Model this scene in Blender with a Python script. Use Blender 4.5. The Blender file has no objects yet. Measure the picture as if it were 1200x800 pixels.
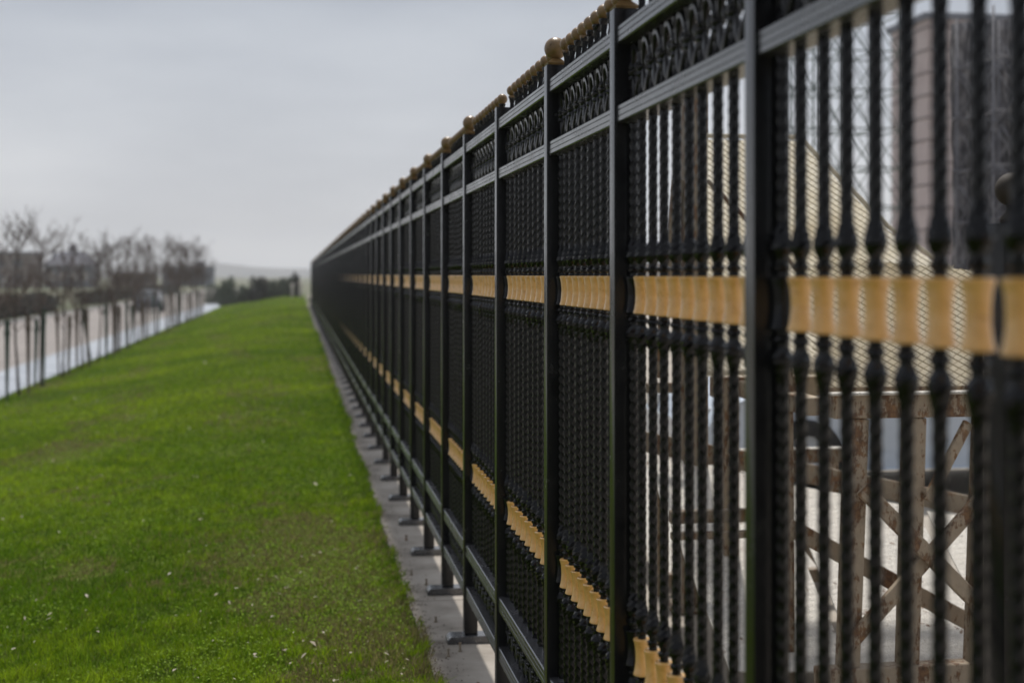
import bpy, bmesh, math, random
import numpy as np
from mathutils import Vector, Matrix, noise

R = math.radians
scene = bpy.context.scene
col = scene.collection
EYE = 1.67

# ------------------------------------------------------------------ materials
def new_mat(name):
    m = bpy.data.materials.new(name)
    m.use_nodes = True
    nt = m.node_tree
    for n in list(nt.nodes):
        nt.nodes.remove(n)
    out = nt.nodes.new('ShaderNodeOutputMaterial')
    return m, nt, out

def noise_node(nt, scale, detail=4, rough=.6, coord='Object', vec_scale=None):
    tc = nt.nodes.new('ShaderNodeTexCoord')
    n = nt.nodes.new('ShaderNodeTexNoise')
    n.inputs['Scale'].default_value = scale
    n.inputs['Detail'].default_value = detail
    n.inputs['Roughness'].default_value = rough
    if coord == 'World':
        g = nt.nodes.new('ShaderNodeNewGeometry')
        src = g.outputs['Position']
    else:
        src = tc.outputs[coord]
    if vec_scale:
        mp = nt.nodes.new('ShaderNodeMapping')
        mp.inputs['Scale'].default_value = vec_scale
        nt.links.new(src, mp.inputs['Vector'])
        src = mp.outputs['Vector']
    nt.links.new(src, n.inputs['Vector'])
    return n

def ramp(nt, fac, stops):
    r = nt.nodes.new('ShaderNodeValToRGB')
    cr = r.color_ramp
    while len(cr.elements) < len(stops):
        cr.elements.new(.5)
    for e, (p, c) in zip(cr.elements, stops):
        e.position = p
        e.color = (*c, 1) if len(c) == 3 else c
    nt.links.new(fac, r.inputs['Fac'])
    return r

def pbr(name, stops, scale=8, rough=.6, metallic=0, bump=0, bump_scale=60, detail=5, coord='World',
        rough_var=0, vec_scale=None, ior=1.5, coat=0):
    m, nt, out = new_mat(name)
    b = nt.nodes.new('ShaderNodeBsdfPrincipled')
    nt.links.new(b.outputs[0], out.inputs['Surface'])
    n = noise_node(nt, scale, detail, .6, coord, vec_scale)
    r = ramp(nt, n.outputs['Fac'], stops)
    nt.links.new(r.outputs['Color'], b.inputs['Base Color'])
    b.inputs['Roughness'].default_value = rough
    b.inputs['Metallic'].default_value = metallic
    b.inputs['IOR'].default_value = ior
    b.inputs['Coat Weight'].default_value = coat
    if rough_var:
        mr = nt.nodes.new('ShaderNodeMapRange')
        mr.inputs['From Min'].default_value = .3
        mr.inputs['From Max'].default_value = .7
        mr.inputs['To Min'].default_value = rough - rough_var
        mr.inputs['To Max'].default_value = rough + rough_var
        nt.links.new(n.outputs['Fac'], mr.inputs['Value'])
        nt.links.new(mr.outputs[0], b.inputs['Roughness'])
    if bump:
        n2 = noise_node(nt, bump_scale, 4, .6, coord)
        bp = nt.nodes.new('ShaderNodeBump')
        bp.inputs['Strength'].default_value = bump
        bp.inputs['Distance'].default_value = .002
        nt.links.new(n2.outputs['Fac'], bp.inputs['Height'])
        nt.links.new(bp.outputs[0], b.inputs['Normal'])
    return m

BLACK = pbr('black_paint', [(.3, (.003, .003, .004)), (.6, (.005, .005, .006)), (.78, (.018, .017, .016))], 22, .20,
            bump=.06, bump_scale=180, rough_var=.05, ior=1.36)
BLACK_POST = pbr('black_post_paint', [(.3, (.005, .005, .006)), (.6, (.009, .009, .010)), (.8, (.02, .019, .018))], 18, .22,
            bump=.2, bump_scale=120, rough_var=.06, ior=1.48)
BLACK_RAIL = pbr('black_rail_paint', [(.3, (.03, .03, .033)), (.6, (.05, .05, .054)), (.8, (.10, .098, .096))], 18, .24,
            bump=.2, bump_scale=120, rough_var=.07, ior=2.0, vec_scale=(1, .3, 1))
GOLD = pbr('ochre_paint', [(.24, (.30, .16, .05)), (.31, (.66, .36, .105)), (.55, (.76, .43, .135)), (.78, (.82, .50, .18))], 48, .30,
           bump=.1, bump_scale=150, rough_var=.06, coat=.7)
BALLM = pbr('backlit_bronze_paint', [(.25, (.09, .05, .018)), (.55, (.19, .115, .045)), (.8, (.28, .18, .08))], 40, .34,
            bump=.4, bump_scale=120, rough_var=.1)  # darker than the collars' gold, the balls' backlit shade put into the colour
CONC = pbr('strip_concrete', [(.30, (.12, .10, .08)), (.44, (.27, .24, .205)), (.56, (.34, .305, .265)), (.75, (.42, .385, .345))], 2.6, .9,
           bump=.8, bump_scale=70, detail=9)
YARD = pbr('yard_ground', [(.3, (.30, .27, .23)), (.6, (.40, .36, .31)), (.8, (.47, .43, .38))], 1.2, .95, bump=.6, bump_scale=20)
ROADM = pbr('road_surface', [(.3, (.19, .17, .16)), (.6, (.24, .215, .20)), (.8, (.28, .25, .235))], .5, .85)
WALKM = pbr('pale_walk', [(.3, (.24, .265, .31)), (.5, (.31, .34, .385)), (.7, (.38, .41, .455))], 1.8, .8, detail=8)
KERBM = pbr('kerb_stone', [(.3, (.25, .25, .26)), (.7, (.34, .34, .35))], 3, .85)
GROUNDM = pbr('open_ground', [(.3, (.06, .085, .03)), (.55, (.12, .12, .07)), (.8, (.2, .18, .13))], .03, .95)
HILLM = pbr('hill_cover', [(.3, (.10, .11, .11)), (.7, (.16, .16, .15))], .01, .95)
BARK = pbr('sapling_bark', [(.3, (.055, .042, .036)), (.7, (.13, .105, .09))], 20, .9)
TWIG = pbr('sapling_twigs', [(.3, (.07, .05, .042)), (.7, (.15, .11, .095))], 10, .9)
STAKE_B = pbr('brown_stake_wood', [(.3, (.09, .065, .05)), (.7, (.17, .13, .10))], 14, .9)
STAKE_G = pbr('green_stake_paint', [(.3, (.035, .06, .045)), (.7, (.07, .10, .08))], 14, .8)
HEDGE = pbr('hedge_leaves', [(.3, (.028, .03, .026)), (.7, (.07, .068, .055))], 2.5, .8)
BUSHM = pbr('hazed_bush_leaves', [(.3, (.07, .09, .065)), (.7, (.13, .15, .10))], 2.5, .8)  # leaf green lightened, distance haze put into the colour
BUSHB = pbr('bare_bush', [(.3, (.06, .055, .045)), (.7, (.12, .11, .085))], 2.5, .9)
DULLB = pbr('dull_brown_paint', [(.3, (.02, .014, .010)), (.7, (.04, .03, .02))], 30, .75)
TYRE = pbr('tyre_rubber', [(.3, (.012, .012, .012)), (.7, (.025, .025, .025))], 20, .8)
RIM = pbr('wheel_alloy', [(.3, (.45, .45, .46)), (.7, (.6, .6, .6))], 20, .35, metallic=.8)
GLASS = pbr('car_glass', [(.3, (.02, .025, .03)), (.7, (.035, .04, .045))], 2, .08, ior=1.6)
SILVER = pbr('pale_blue_car_paint', [(.3, (.42, .48, .56)), (.7, (.50, .56, .64))], 2, .25, coat=.6)
GREYCAR = pbr('grey_car_paint', [(.3, (.10, .10, .12)), (.7, (.16, .16, .18))], 2, .3, coat=.6)
DARKCAR = pbr('dark_car_paint', [(.3, (.015, .016, .02)), (.7, (.03, .03, .035))], 2, .3, coat=.6)
LAMPG = pbr('lamp_glass', [(.3, (.55, .55, .55)), (.7, (.7, .7, .7))], 9, .15)
PINK = pbr('pinkish_panels', [(.3, (.42, .35, .345)), (.7, (.50, .43, .42))], .8, .7)
DARKPANEL = pbr('dark_netting', [(.36, (.05, .048, .055)), (.5, (.12, .115, .125)), (.62, (.28, .27, .28))], 5, .8, vec_scale=(2.2, 1, .7), detail=9)
LINEDK = pbr('dark_joint', [(.3, (.10, .08, .08)), (.7, (.16, .13, .13))], 3, .8)
SCAFG = pbr('grey_green_tubes', [(.3, (.07, .10, .09)), (.7, (.16, .20, .18))], 6, .6)
SCAFD = pbr('grey_tubes', [(.3, (.10, .10, .12)), (.7, (.20, .20, .22))], 6, .5)
BROWNW = pbr('brown_wall', [(.3, (.17, .13, .11)), (.7, (.24, .19, .165))], .4, .85)
GREYW = pbr('grey_wall', [(.3, (.13, .14, .17)), (.7, (.19, .20, .235))], .4, .85)
BLUER = pbr('slate_roof', [(.3, (.05, .055, .085)), (.7, (.09, .095, .13))], .6, .7)
WIN = pbr('window_glass', [(.3, (.08, .09, .10)), (.7, (.14, .15, .17))], 2, .2)
PALEW = pbr('pale_wall', [(.3, (.40, .37, .34)), (.7, (.5, .46, .43))], .4, .85)

def rust_mat(name, paint, amount, plate=False):
    m, nt, out = new_mat(name)
    b = nt.nodes.new('ShaderNodeBsdfPrincipled')
    nt.links.new(b.outputs[0], out.inputs['Surface'])
    n = noise_node(nt, 17, 11, .74, 'World', (1, 1, .45))
    n2 = noise_node(nt, 38, 5, .6, 'World')
    a = nt.nodes.new('ShaderNodeMath'); a.operation = 'MULTIPLY_ADD'
    nt.links.new(n2.outputs['Fac'], a.inputs[0]); a.inputs[1].default_value = .25
    nt.links.new(n.outputs['Fac'], a.inputs[2])
    th = .72 - amount
    mask = ramp(nt, a.outputs[0], [(th - .02, (0, 0, 0)), (th + .035, (1, 1, 1))])
    pc = ramp(nt, n2.outputs['Fac'], [(.3, tuple(c * .82 for c in paint)), (.7, paint)])
    rc = ramp(nt, n2.outputs['Fac'], [(.3, (.06, .03, .016)), (.5, (.13, .065, .03)), (.72, (.24, .13, .055))])
    mix = nt.nodes.new('ShaderNodeMix'); mix.data_type = 'RGBA'
    nt.links.new(mask.outputs['Color'], mix.inputs['Factor'])
    nt.links.new(pc.outputs['Color'], mix.inputs['A'])
    nt.links.new(rc.outputs['Color'], mix.inputs['B'])
    nt.links.new(mix.outputs['Result'], b.inputs['Base Color'])
    b.inputs['Roughness'].default_value = .65
    bp = nt.nodes.new('ShaderNodeBump'); bp.inputs['Strength'].default_value = .5; bp.inputs['Distance'].default_value = .003
    if plate:
        w = nt.nodes.new('ShaderNodeTexWave'); w.wave_type = 'BANDS'; w.bands_direction = 'Z'
        w.inputs['Scale'].default_value = 22; w.inputs['Distortion'].default_value = 6; w.inputs['Detail'].default_value = 1
        w.inputs['Detail Scale'].default_value = 6
        g = nt.nodes.new('ShaderNodeNewGeometry'); nt.links.new(g.outputs['Position'], w.inputs['Vector'])
        nt.links.new(w.outputs['Fac'], bp.inputs['Height']); bp.inputs['Distance'].default_value = .006
        bp.inputs['Strength'].default_value = .9
    else:
        nt.links.new(a.outputs[0], bp.inputs['Height'])
    nt.links.new(bp.outputs[0], b.inputs['Normal'])
    return m
RUST = rust_mat('rusting_frame_paint', (.36, .29, .21), .075)
RUST2 = rust_mat('rusting_dark_paint', (.27, .225, .17), .07)
PLATE = rust_mat('patterned_plate', (.80, .76, .69), -.02, True)
MESHM = pbr('diamond_ribs', [(.3, (.42, .37, .28)), (.7, (.62, .56, .44))], 12, .7)
def sheet_mat():
    m, nt, out = new_mat('cream_sheet')
    n = noise_node(nt, 5, 8, .65, 'World')
    r = ramp(nt, n.outputs['Fac'], [(.3, (.62, .54, .40)), (.5, (.82, .76, .62)), (.7, (.90, .86, .76))])
    d = nt.nodes.new('ShaderNodeBsdfDiffuse'); t = nt.nodes.new('ShaderNodeBsdfTranslucent'); mx = nt.nodes.new('ShaderNodeMixShader'); mx.inputs[0].default_value = .72
    for q in (d, t): nt.links.new(r.outputs['Color'], q.inputs['Color'])
    nt.links.new(d.outputs[0], mx.inputs[1]); nt.links.new(t.outputs[0], mx.inputs[2]); nt.links.new(mx.outputs[0], out.inputs['Surface'])
    return m
SHEET = sheet_mat()

# grass materials
def grass_mat():
    m, nt, out = new_mat('grass_blades')
    at = nt.nodes.new('ShaderNodeAttribute'); at.attribute_name = 'tint'
    d = nt.nodes.new('ShaderNodeBsdfPrincipled'); d.inputs['Roughness'].default_value = .5
    d.inputs['Specular IOR Level'].default_value = .08
    t = nt.nodes.new('ShaderNodeBsdfTranslucent')
    mx = nt.nodes.new('ShaderNodeMixShader'); mx.inputs[0].default_value = .36
    nt.links.new(at.outputs['Color'], d.inputs['Base Color'])
    nt.links.new(at.outputs['Color'], t.inputs['Color'])
    nt.links.new(d.outputs[0], mx.inputs[1]); nt.links.new(t.outputs[0], mx.inputs[2])
    nt.links.new(mx.outputs[0], out.inputs['Surface'])
    return m
GRASSM = grass_mat()

def lawn_mat():
    m, nt, out = new_mat('lawn_turf')
    b = nt.nodes.new('ShaderNodeBsdfPrincipled'); b.inputs['Roughness'].default_value = .95
    b.inputs['Specular IOR Level'].default_value = .1
    nt.links.new(b.outputs[0], out.inputs['Surface'])
    n = noise_node(nt, .55, 8, .65, 'World', (1, .55, 1))
    n2 = noise_node(nt, 14, 6, .7, 'World')
    a = nt.nodes.new('ShaderNodeMath'); a.operation = 'MULTIPLY_ADD'; a.inputs[1].default_value = .45
    nt.links.new(n2.outputs['Fac'], a.inputs[0]); nt.links.new(n.outputs['Fac'], a.inputs[2])
    r = ramp(nt, a.outputs[0], [(.50, (.026, .045, .004)), (.66, (.060, .092, .007)), (.78, (.080, .115, .010)), (.95, (.12, .12, .03))])
    nt.links.new(r.outputs['Color'], b.inputs['Base Color'])
    bp = nt.nodes.new('ShaderNodeBump'); bp.inputs['Distance'].default_value = .03
    nt.links.new(n2.outputs['Fac'], bp.inputs['Height']); nt.links.new(bp.outputs[0], b.inputs['Normal'])
    return m
LAWN = lawn_mat()
LITTER = pbr('dry_litter', [(.3, (.22, .18, .12)), (.6, (.40, .36, .28)), (.8, (.52, .49, .44))], 6, .8)

# ------------------------------------------------------------------ helpers
def tag(o, label=None, cat=None, group=None, kind=None):
    if label: o['label'] = label
    if cat: o['category'] = cat
    if group: o['group'] = group
    if kind: o['kind'] = kind
    return o

def empty(name, loc, label, cat, group=None, rz=0):
    o = bpy.data.objects.new(name, None)
    o.empty_display_size = .2
    col.objects.link(o)
    o.location = loc
    o.rotation_euler = (0, 0, rz)
    tag(o, label, cat, group)
    return o

def bm_mesh(bm, name, mat, smooth=False, smooth_angle=None):
    me = bpy.data.meshes.new(name)
    bmesh.ops.recalc_face_normals(bm, faces=bm.faces)
    bm.to_mesh(me); bm.free()
    me.materials.append(mat)
    if smooth:
        me.polygons.foreach_set('use_smooth', [True] * len(me.polygons))
        if smooth_angle:
            me.set_sharp_from_angle(angle=R(smooth_angle))
    return me

def link(name, me, parent=None, loc=(0, 0, 0)):
    o = bpy.data.objects.new(name, me)
    col.objects.link(o)
    if parent: o.parent = parent
    o.location = loc
    return o

def obj(name, bm, mat, parent=None, loc=(0, 0, 0), smooth=False, ang=None):
    return link(name, bm_mesh(bm, name, mat, smooth, ang), parent, loc)

def wobj(name, bm, mat, parent, smooth=False, ang=None):
    """bm in world coordinates, parent is an unrotated empty / mesh: shift to its frame"""
    p = Vector((0, 0, 0)); q = parent
    while q: p += Vector(q.location); q = q.parent
    bmesh.ops.translate(bm, verts=bm.verts, vec=-p)
    return obj(name, bm, mat, parent, (0, 0, 0), smooth, ang)

def box(bm, x0, x1, y0, y1, z0, z1, bevel=0):
    vs = [bm.verts.new(p) for p in ((x0, y0, z0), (x1, y0, z0), (x1, y1, z0), (x0, y1, z0),
                                    (x0, y0, z1), (x1, y0, z1), (x1, y1, z1), (x0, y1, z1))]
    fs = [bm.faces.new([vs[i] for i in f]) for f in ((3, 2, 1, 0), (4, 5, 6, 7), (0, 1, 5, 4), (1, 2, 6, 5), (2, 3, 7, 6), (3, 0, 4, 7))]
    if bevel:
        es = list({e for f in fs for e in f.edges})
        bmesh.ops.bevel(bm, geom=es, offset=bevel, segments=2, affect='EDGES', profile=.7)
    return vs

def tube(bm, pts, rads, n=6, cap=True):
    rings = []
    pts = [Vector(p) for p in pts]
    if isinstance(rads, (int, float)): rads = [rads] * len(pts)
    for i, p in enumerate(pts):
        d = (pts[min(i + 1, len(pts) - 1)] - pts[max(i - 1, 0)]).normalized()
        a = d.orthogonal().normalized() if i == 0 else (a - d * a.dot(d)).normalized()
        b = d.cross(a)
        rings.append([bm.verts.new(p + (a * math.cos(2 * math.pi * k / n) + b * math.sin(2 * math.pi * k / n)) * rads[i]) for k in range(n)])
    for r0, r1 in zip(rings, rings[1:]):
        for k in range(n):
            bm.faces.new((r0[k], r0[(k + 1) % n], r1[(k + 1) % n], r1[k]))
    if cap:
        bm.faces.new(rings[0][::-1]); bm.faces.new(rings[-1])

def lathe(bm, prof, n=16, cx=0, cy=0):
    rings = []
    for r, z in prof:
        rings.append([bm.verts.new((cx + r * math.cos(2 * math.pi * k / n), cy + r * math.sin(2 * math.pi * k / n), z)) for k in range(n)])
    for r0, r1 in zip(rings, rings[1:]):
        for k in range(n):
            bm.faces.new((r0[k], r0[(k + 1) % n], r1[(k + 1) % n], r1[k]))
    bm.faces.new(rings[0][::-1]); bm.faces.new(rings[-1])

def beam(bm, p0, p1, w, h, up=(0, 1, 0), bevel=.004):
    """square section member between two points; w across, h along 'up'"""
    p0, p1 = Vector(p0), Vector(p1)
    d = (p1 - p0).normalized(); u = Vector(up); u = (u - d * u.dot(d)).normalized(); s = d.cross(u)
    v = []
    for p in (p0, p1):
        for a, b in ((-1, -1), (1, -1), (1, 1), (-1, 1)):
            v.append(bm.verts.new(p + s * a * w / 2 + u * b * h / 2))
    fs = [bm.faces.new([v[i] for i in f]) for f in ((3, 2, 1, 0), (4, 5, 6, 7), (0, 1, 5, 4), (1, 2, 6, 5), (2, 3, 7, 6), (3, 0, 4, 7))]
    if bevel:
        bmesh.ops.bevel(bm, geom=list({e for f in fs for e in f.edges}), offset=bevel, segments=1, affect='EDGES')

# ------------------------------------------------------------------ THE FENCE
FX = .794            # centre plane of the balusters
random.seed(3)
posts_y = [-.83, .17, 1.17, 2.177, 3.189, 4.08, 5.139, 6.158, 7.118, 8.14]
while posts_y[-1] < 75.5: posts_y.append(posts_y[-1] + .996 + random.uniform(-.012, .012))
PW = .05             # post size along the fence
ZA0, ZA1 = 2.222, 2.264
ZB0, ZB1 = 2.033, 2.075
ZC0, ZC1 = .394, .448
ZD0, ZD1 = .205, .258
UP0, UP1 = 1.579, 1.667
LO0, LO1 = .739, .825

fence = empty('iron_fence', (FX, 0, 0),
              'long black wrought iron fence with gold collars and ball finials running away beside the lawn', 'fence')

def bal_profile(lod):
    """list of (z, r, squareness 0..1); twisted where square"""
    P = []
    def tw(z0, z1, r=.0104):
        step = (.0064, .0125, .026)[lod]
        n = max(2, int((z1 - z0) / step))
        for i in range(n + 1):
            z = z0 + (z1 - z0) * i / n
            P.append((z, r, 1))
    def bulge_up(z):       # above a collar whose top is z
        P.extend([(z + .001, .010, 0), (z + .008, .010, 0), (z + .011, .0135, 0), (z + .018, .0142, 0), (z + .0215, .0105, 0),
                  (z + .028, .0105, 0), (z + .036, .0150, 0), (z + .046, .0182, 0), (z + .056, .0174, 0), (z + .070, .0138, 0), (z + .086, .0108, .2)])
    def bulge_dn(z):       # below a collar whose bottom is z (listed upwards)
        P.extend([(z - .086, .0108, .2), (z - .070, .0138, 0), (z - .056, .0174, 0), (z - .046, .0182, 0), (z - .036, .0150, 0),
                  (z - .028, .0105, 0), (z - .0215, .0105, 0), (z - .018, .0142, 0), (z - .011, .0135, 0), (z - .008, .010, 0), (z - .001, .010, 0)])
    def knob(z0, z1):
        m = (z0 + z1) / 2
        P.extend([(z0 + .01, .0105, 0), (m - .035, .0085, 0), (m - .018, .0105, 0), (m - .014, .0135, 0), (m - .008, .0135, 0), (m - .005, .0115, 0),
                  (m + .001, .0155, 0), (m + .007, .0155, 0), (m + .011, .0115, 0), (m + .016, .0135, 0), (m + .021, .012, 0), (m + .04, .0085, 0), (z1 - .006, .011, 0)])
    P.append((ZD0 + .01, .009, 0)); P.append((ZD1 - .005, .009, 0))
    knob(ZD1, ZC0)
    P.append((ZC1 - .01, .0098, .4))
    tw(ZC1 + .002, LO0 - .09)
    bulge_dn(LO0)
    bulge_up(LO1)
    tw(LO1 + .09, UP0 - .09)
    bulge_dn(UP0)
    bulge_up(UP1)
    tw(UP1 + .09, ZB0 - .002)
    P.append((ZB1 - .004, .009, 0))
    knob(ZB1, ZA0)
    P.extend([(ZA1 - .004, .0125, 0), (ZA1 + .01, .0125, 0), (ZA1 + .022, .0105, 0), (2.322, .0105, 0), (2.332, .014, 0), (2.338, .014, 0)])
    P.sort(key=lambda q: q[0])
    return P

def baluster_arrays(lod):
    P = bal_profile(lod)
    n = 8 if lod < 2 else 4
    V = []; F = []
    for i, (z, r, sq) in enumerate(P):
        tws = 2 * math.pi * z / .104 if sq > .5 else 2 * math.pi * z / .104
        for k in range(n):
            a = tws + 2 * math.pi * k / n
            if lod < 2:
                rr = r * (1 if sq == 0 else (1 + sq * (.05 if k % 2 == 0 else -.03)))
            else:
                rr = r * (1.15 if sq else 1.05)
            V.append((rr * math.cos(a), rr * math.sin(a), z))
        if i:
            b0 = (i - 1) * n; b1 = i * n
            F += [(b0 + k, b0 + (k + 1) % n, b1 + (k + 1) % n, b1 + k) for k in range(n)]
    return V, F

def mesh_from(V, F, name, mat, smooth=True, ang=None):
    me = bpy.data.meshes.new(name)
    me.from_pydata(V, [], F); me.update()
    me.materials.append(mat)
    if smooth:
        me.polygons.foreach_set('use_smooth', [True] * len(me.polygons))
        if ang: me.set_sharp_from_angle(angle=R(ang))
    return me

BV, BF = baluster_arrays(0)
# straight parts above twist: the square sections are twisted continuously
BAL = mesh_from(BV, BF, 'baluster', BLACK, True, 38)

def collar_arrays(z0, z1, n=16):
    h = z1 - z0
    prof = [(.006, z0 + .001), (.0180, z0), (.0208, z0 + .002), (.0208, z0 + .005), (.0190, z0 + .010), (.0172, z0 + .020), (.0160, z0 + h * .36),
            (.0156, z0 + h * .5), (.0160, z0 + h * .64), (.0172, z1 - .020), (.0190, z1 - .010), (.0208, z1 - .005), (.0208, z1 - .002), (.0180, z1), (.006, z1 - .001)]
    V = []; F = []
    for i, (r, z) in enumerate(prof):
        for k in range(n):
            a = 2 * math.pi * k / n
            V.append((r * math.cos(a), r * math.sin(a), z))
        if i:
            b0 = (i - 1) * n; b1 = i * n
            F += [(b0 + k, b0 + (k + 1) % n, b1 + (k + 1) % n, b1 + k) for k in range(n)]
    return V, F
CU = collar_arrays(UP0, UP1, 20); CL = collar_arrays(LO0, LO1, 20)
COL_U = mesh_from(*CU, 'gold_collar', GOLD, True, 50)
COL_L = mesh_from(*CL, 'gold_collar', GOLD, True, 50)
CUb = collar_arrays(UP0, UP1, 8); CLb = collar_arrays(LO0, LO1, 8)

def ball_arrays(r, zc, n=14, neck=True):
    V = []; F = []
    prof = []
    if neck: prof += [(.011, zc - r - .006), (.0125, zc - r + .0015)]
    m = n // 2 + 2
    for i in range(m + 1):
        a = -math.pi / 2 + math.pi * i / m
        if neck and i == 0: continue
        prof.append((max(.0004, r * math.cos(a)), zc + r * math.sin(a)))
    for i, (q, z) in enumerate(prof):
        for k in range(n):
            b = 2 * math.pi * k / n
            V.append((q * math.cos(b), q * math.sin(b), z))
        if i:
            b0 = (i - 1) * n; b1 = i * n
            F += [(b0 + k, b0 + (k + 1) % n, b1 + (k + 1) % n, b1 + k) for k in range(n)]
    return V, F
KB = ball_arrays(.0205, 2.357, 16)
KNOB = mesh_from(*KB, 'ball_knob', BALLM)
KBb = ball_arrays(.0205, 2.357, 8)

# post, cap ball, foot, edge baluster
bm = bmesh.new()
box(bm, .750, .812, 0, PW, .030, 2.308, .0025)
bmesh.ops.translate(bm, verts=bm.verts, vec=(-FX, 0, 0))
POST = bm_mesh(bm, 'post', BLACK_POST, True, 30)
bm = bmesh.new()
# flared square cap + big ball
def frustum(bm, w0, w1, z0, z1, cy=PW / 2, cx=-.013):
    vs = []
    for w, z in ((w0, z0), (w1, z1)):
        for a, b in ((-1, -1), (1, -1), (1, 1), (-1, 1)): vs.append(bm.verts.new((cx + a * w, cy + b * w, z)))
    for f in ((3, 2, 1, 0), (4, 5, 6, 7), (0, 1, 5, 4), (1, 2, 6, 5), (2, 3, 7, 6), (3, 0, 4, 7)): bm.faces.new([vs[i] for i in f])
frustum(bm, .026, .030, 2.3085, 2.314); frustum(bm, .0295, .012, 2.3145, 2.330)
v0 = len(bm.verts)
tmp = bmesh.new(); bmesh.ops.create_uvsphere(tmp, u_segments=28, v_segments=18, radius=.0345)
bmesh.ops.translate(tmp, verts=tmp.verts, vec=(-.013, PW / 2, 2.361))
mt = bpy.data.meshes.new('t'); tmp.to_mesh(mt); tmp.free(); bm.from_mesh(mt); bpy.data.meshes.remove(mt)
FINIAL = bm_mesh(bm, 'ball_finial', BALLM, True, 40)
bm = bmesh.new()
# foot: a bar across the fence line, ends chamfered
prof = [(.672, .0), (.672, .018), (.690, .034), (.895, .034), (.913, .018), (.913, 0)]
a = [bm.verts.new((x - FX, -.022, z + .001)) for x, z in prof]; b = [bm.verts.new((x - FX, PW + .022, z + .001)) for x, z in prof]
bm.faces.new(a); bm.faces.new(b[::-1])
for i in range(6): bm.faces.new((a[i], b[i], b[(i + 1) % 6], a[(i + 1) % 6]))
bmesh.ops.bevel(bm, geom=list(bm.edges), offset=.002, segments=1, affect='EDGES')
FOOT = bm_mesh(bm, 'foot_plate', BLACK_RAIL, True, 30)
EDGEB = BAL.copy(); EDGEB.name = 'edge_baluster'
# black baluster welded to the post's near side, with a black collar
ev, ef = list(BV), list(BF)
for A in (collar_arrays(UP0, UP1, 12), collar_arrays(LO0, LO1, 12)):
    n0 = len(ev); ev += A[0]; ef += [tuple(i + n0 for i in f) for f in A[1]]
top = [v for v in ev]
ev = [(x, y, min(z, 2.23)) for x, y, z in ev]
EDGEB = mesh_from(ev, ef, 'edge_baluster', BLACK, True, 38)

missing_ball = 6     # the photo's one post without its ball
for i, y in enumerate(posts_y):
    p = link('post', POST, fence, (0, y, 0))
    if i == missing_ball:
        p['label'] = 'post whose gold ball is missing'
    else:
        link('ball_finial', FINIAL, p)
    link('foot_plate', FOOT, p)
    link('edge_baluster', EDGEB, p, (0, -.0125, 0))

# a panel's four rails (grooved face towards the lawn)
def rail_profile(z0, z1):
    x0, x1 = .7560 - FX, .8200 - FX
    h = z1 - z0
    g = .0022
    return [(x0 + .004, z0), (x0, z0 + .003), (x0, z0 + h * .31), (x0 + g, z0 + h * .33), (x0 + g, z0 + h * .36), (x0, z0 + h * .38),
            (x0, z0 + h * .66), (x0 + g, z0 + h * .68), (x0 + g, z0 + h * .71), (x0, z0 + h * .73), (x0, z1 - .003), (x0 + .004, z1),
            (x1 - .004, z1), (x1, z1 - .004), (x1, z0 + .004), (x1 - .004, z0)]
NB = 9
LEN = 1.0 - PW
for z0, z1 in ((ZA0, ZA1), (ZB0, ZB1), (ZC0, ZC1), (ZD0, ZD1)):
    bm = bmesh.new(); pr = rail_profile(z0, z1)
    a = [bm.verts.new((x, posts_y[0] + .01, z)) for x, z in pr]; b = [bm.verts.new((x, posts_y[-1] + .03, z)) for x, z in pr]
    bm.faces.new(a); bm.faces.new(b[::-1])
    for i in range(len(pr)): bm.faces.new((a[i], b[i], b[(i + 1) % len(pr)], a[(i + 1) % len(pr)]))
    obj('rail', bm, BLACK_RAIL, fence, smooth=True, ang=25)

# cast scroll ornament between the rail pairs
bal_ys = [LEN * (j + 1) / (NB + 1) for j in range(NB)]
def scroll_bm(z0, z1, n=6, seg=9):
    bm = bmesh.new()
    edges = [0] + bal_ys + [LEN]
    if True:
        H = z1 - z0; m = (z0 + z1) / 2
        for y0, y1 in zip(edges, edges[1:]):
            c = (y0 + y1) / 2; w = (y1 - y0) / 2 - .014
            pts = [(0, c + w * math.cos(t), m + .010 + (H / 2 - .020) * math.sin(t)) for t in [math.pi * k / seg for k in range(seg + 1)]]
            tube(bm, pts, [.0065 + .0045 * math.sin(math.pi * k / seg) for k in range(seg + 1)], n)
            for s in (-1, 1):
                pts = [(0, c + s * w * (1 - k / 5) ** 1.3, m - .004 - (H / 2 - .010) * (k / 5) ** .8) for k in range(6)]
                tube(bm, pts, [.006, .0085, .0105, .0105, .009, .006], n)
                pts = [(.0, c + s * (.013 + .009 * math.cos(t)), m + .004 + .011 * math.sin(t)) for t in [-.6 + 4.2 * k / 6 for k in range(7)]]
                tube(bm, pts, [.003, .0042, .005, .005, .0045, .004, .004], 5)
            tube(bm, [(0, c, m - .002), (0, c, m + .012), (0, c, m + .028)], [.003, .0075, .002], n)
    return bm
SCROLLS = [bm_mesh(scroll_bm(a, b), 'scroll_ornament', BLACK, True, 60) for a, b in ((ZB1, ZA0), (ZD1, ZC0))]
SCROLL_FAR = [bm_mesh(scroll_bm(a, b, 4, 4), 'scroll_ornament', BLACK, True, 60) for a, b in ((ZB1, ZA0), (ZD1, ZC0))]
far_s = []

def gather(pairs):
    """pairs: list of (V,F,list of (y))"""
    Vs = []; Fs = []; n0 = 0
    for V, F, ys in pairs:
        V = np.array(V, dtype=np.float32); F = np.array(F, dtype=np.int32)
        for y in ys:
            Vs.append(V + np.array([0, y, 0], dtype=np.float32)); Fs.append(F + n0); n0 += len(V)
    return np.concatenate(Vs), np.concatenate(Fs)

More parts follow.
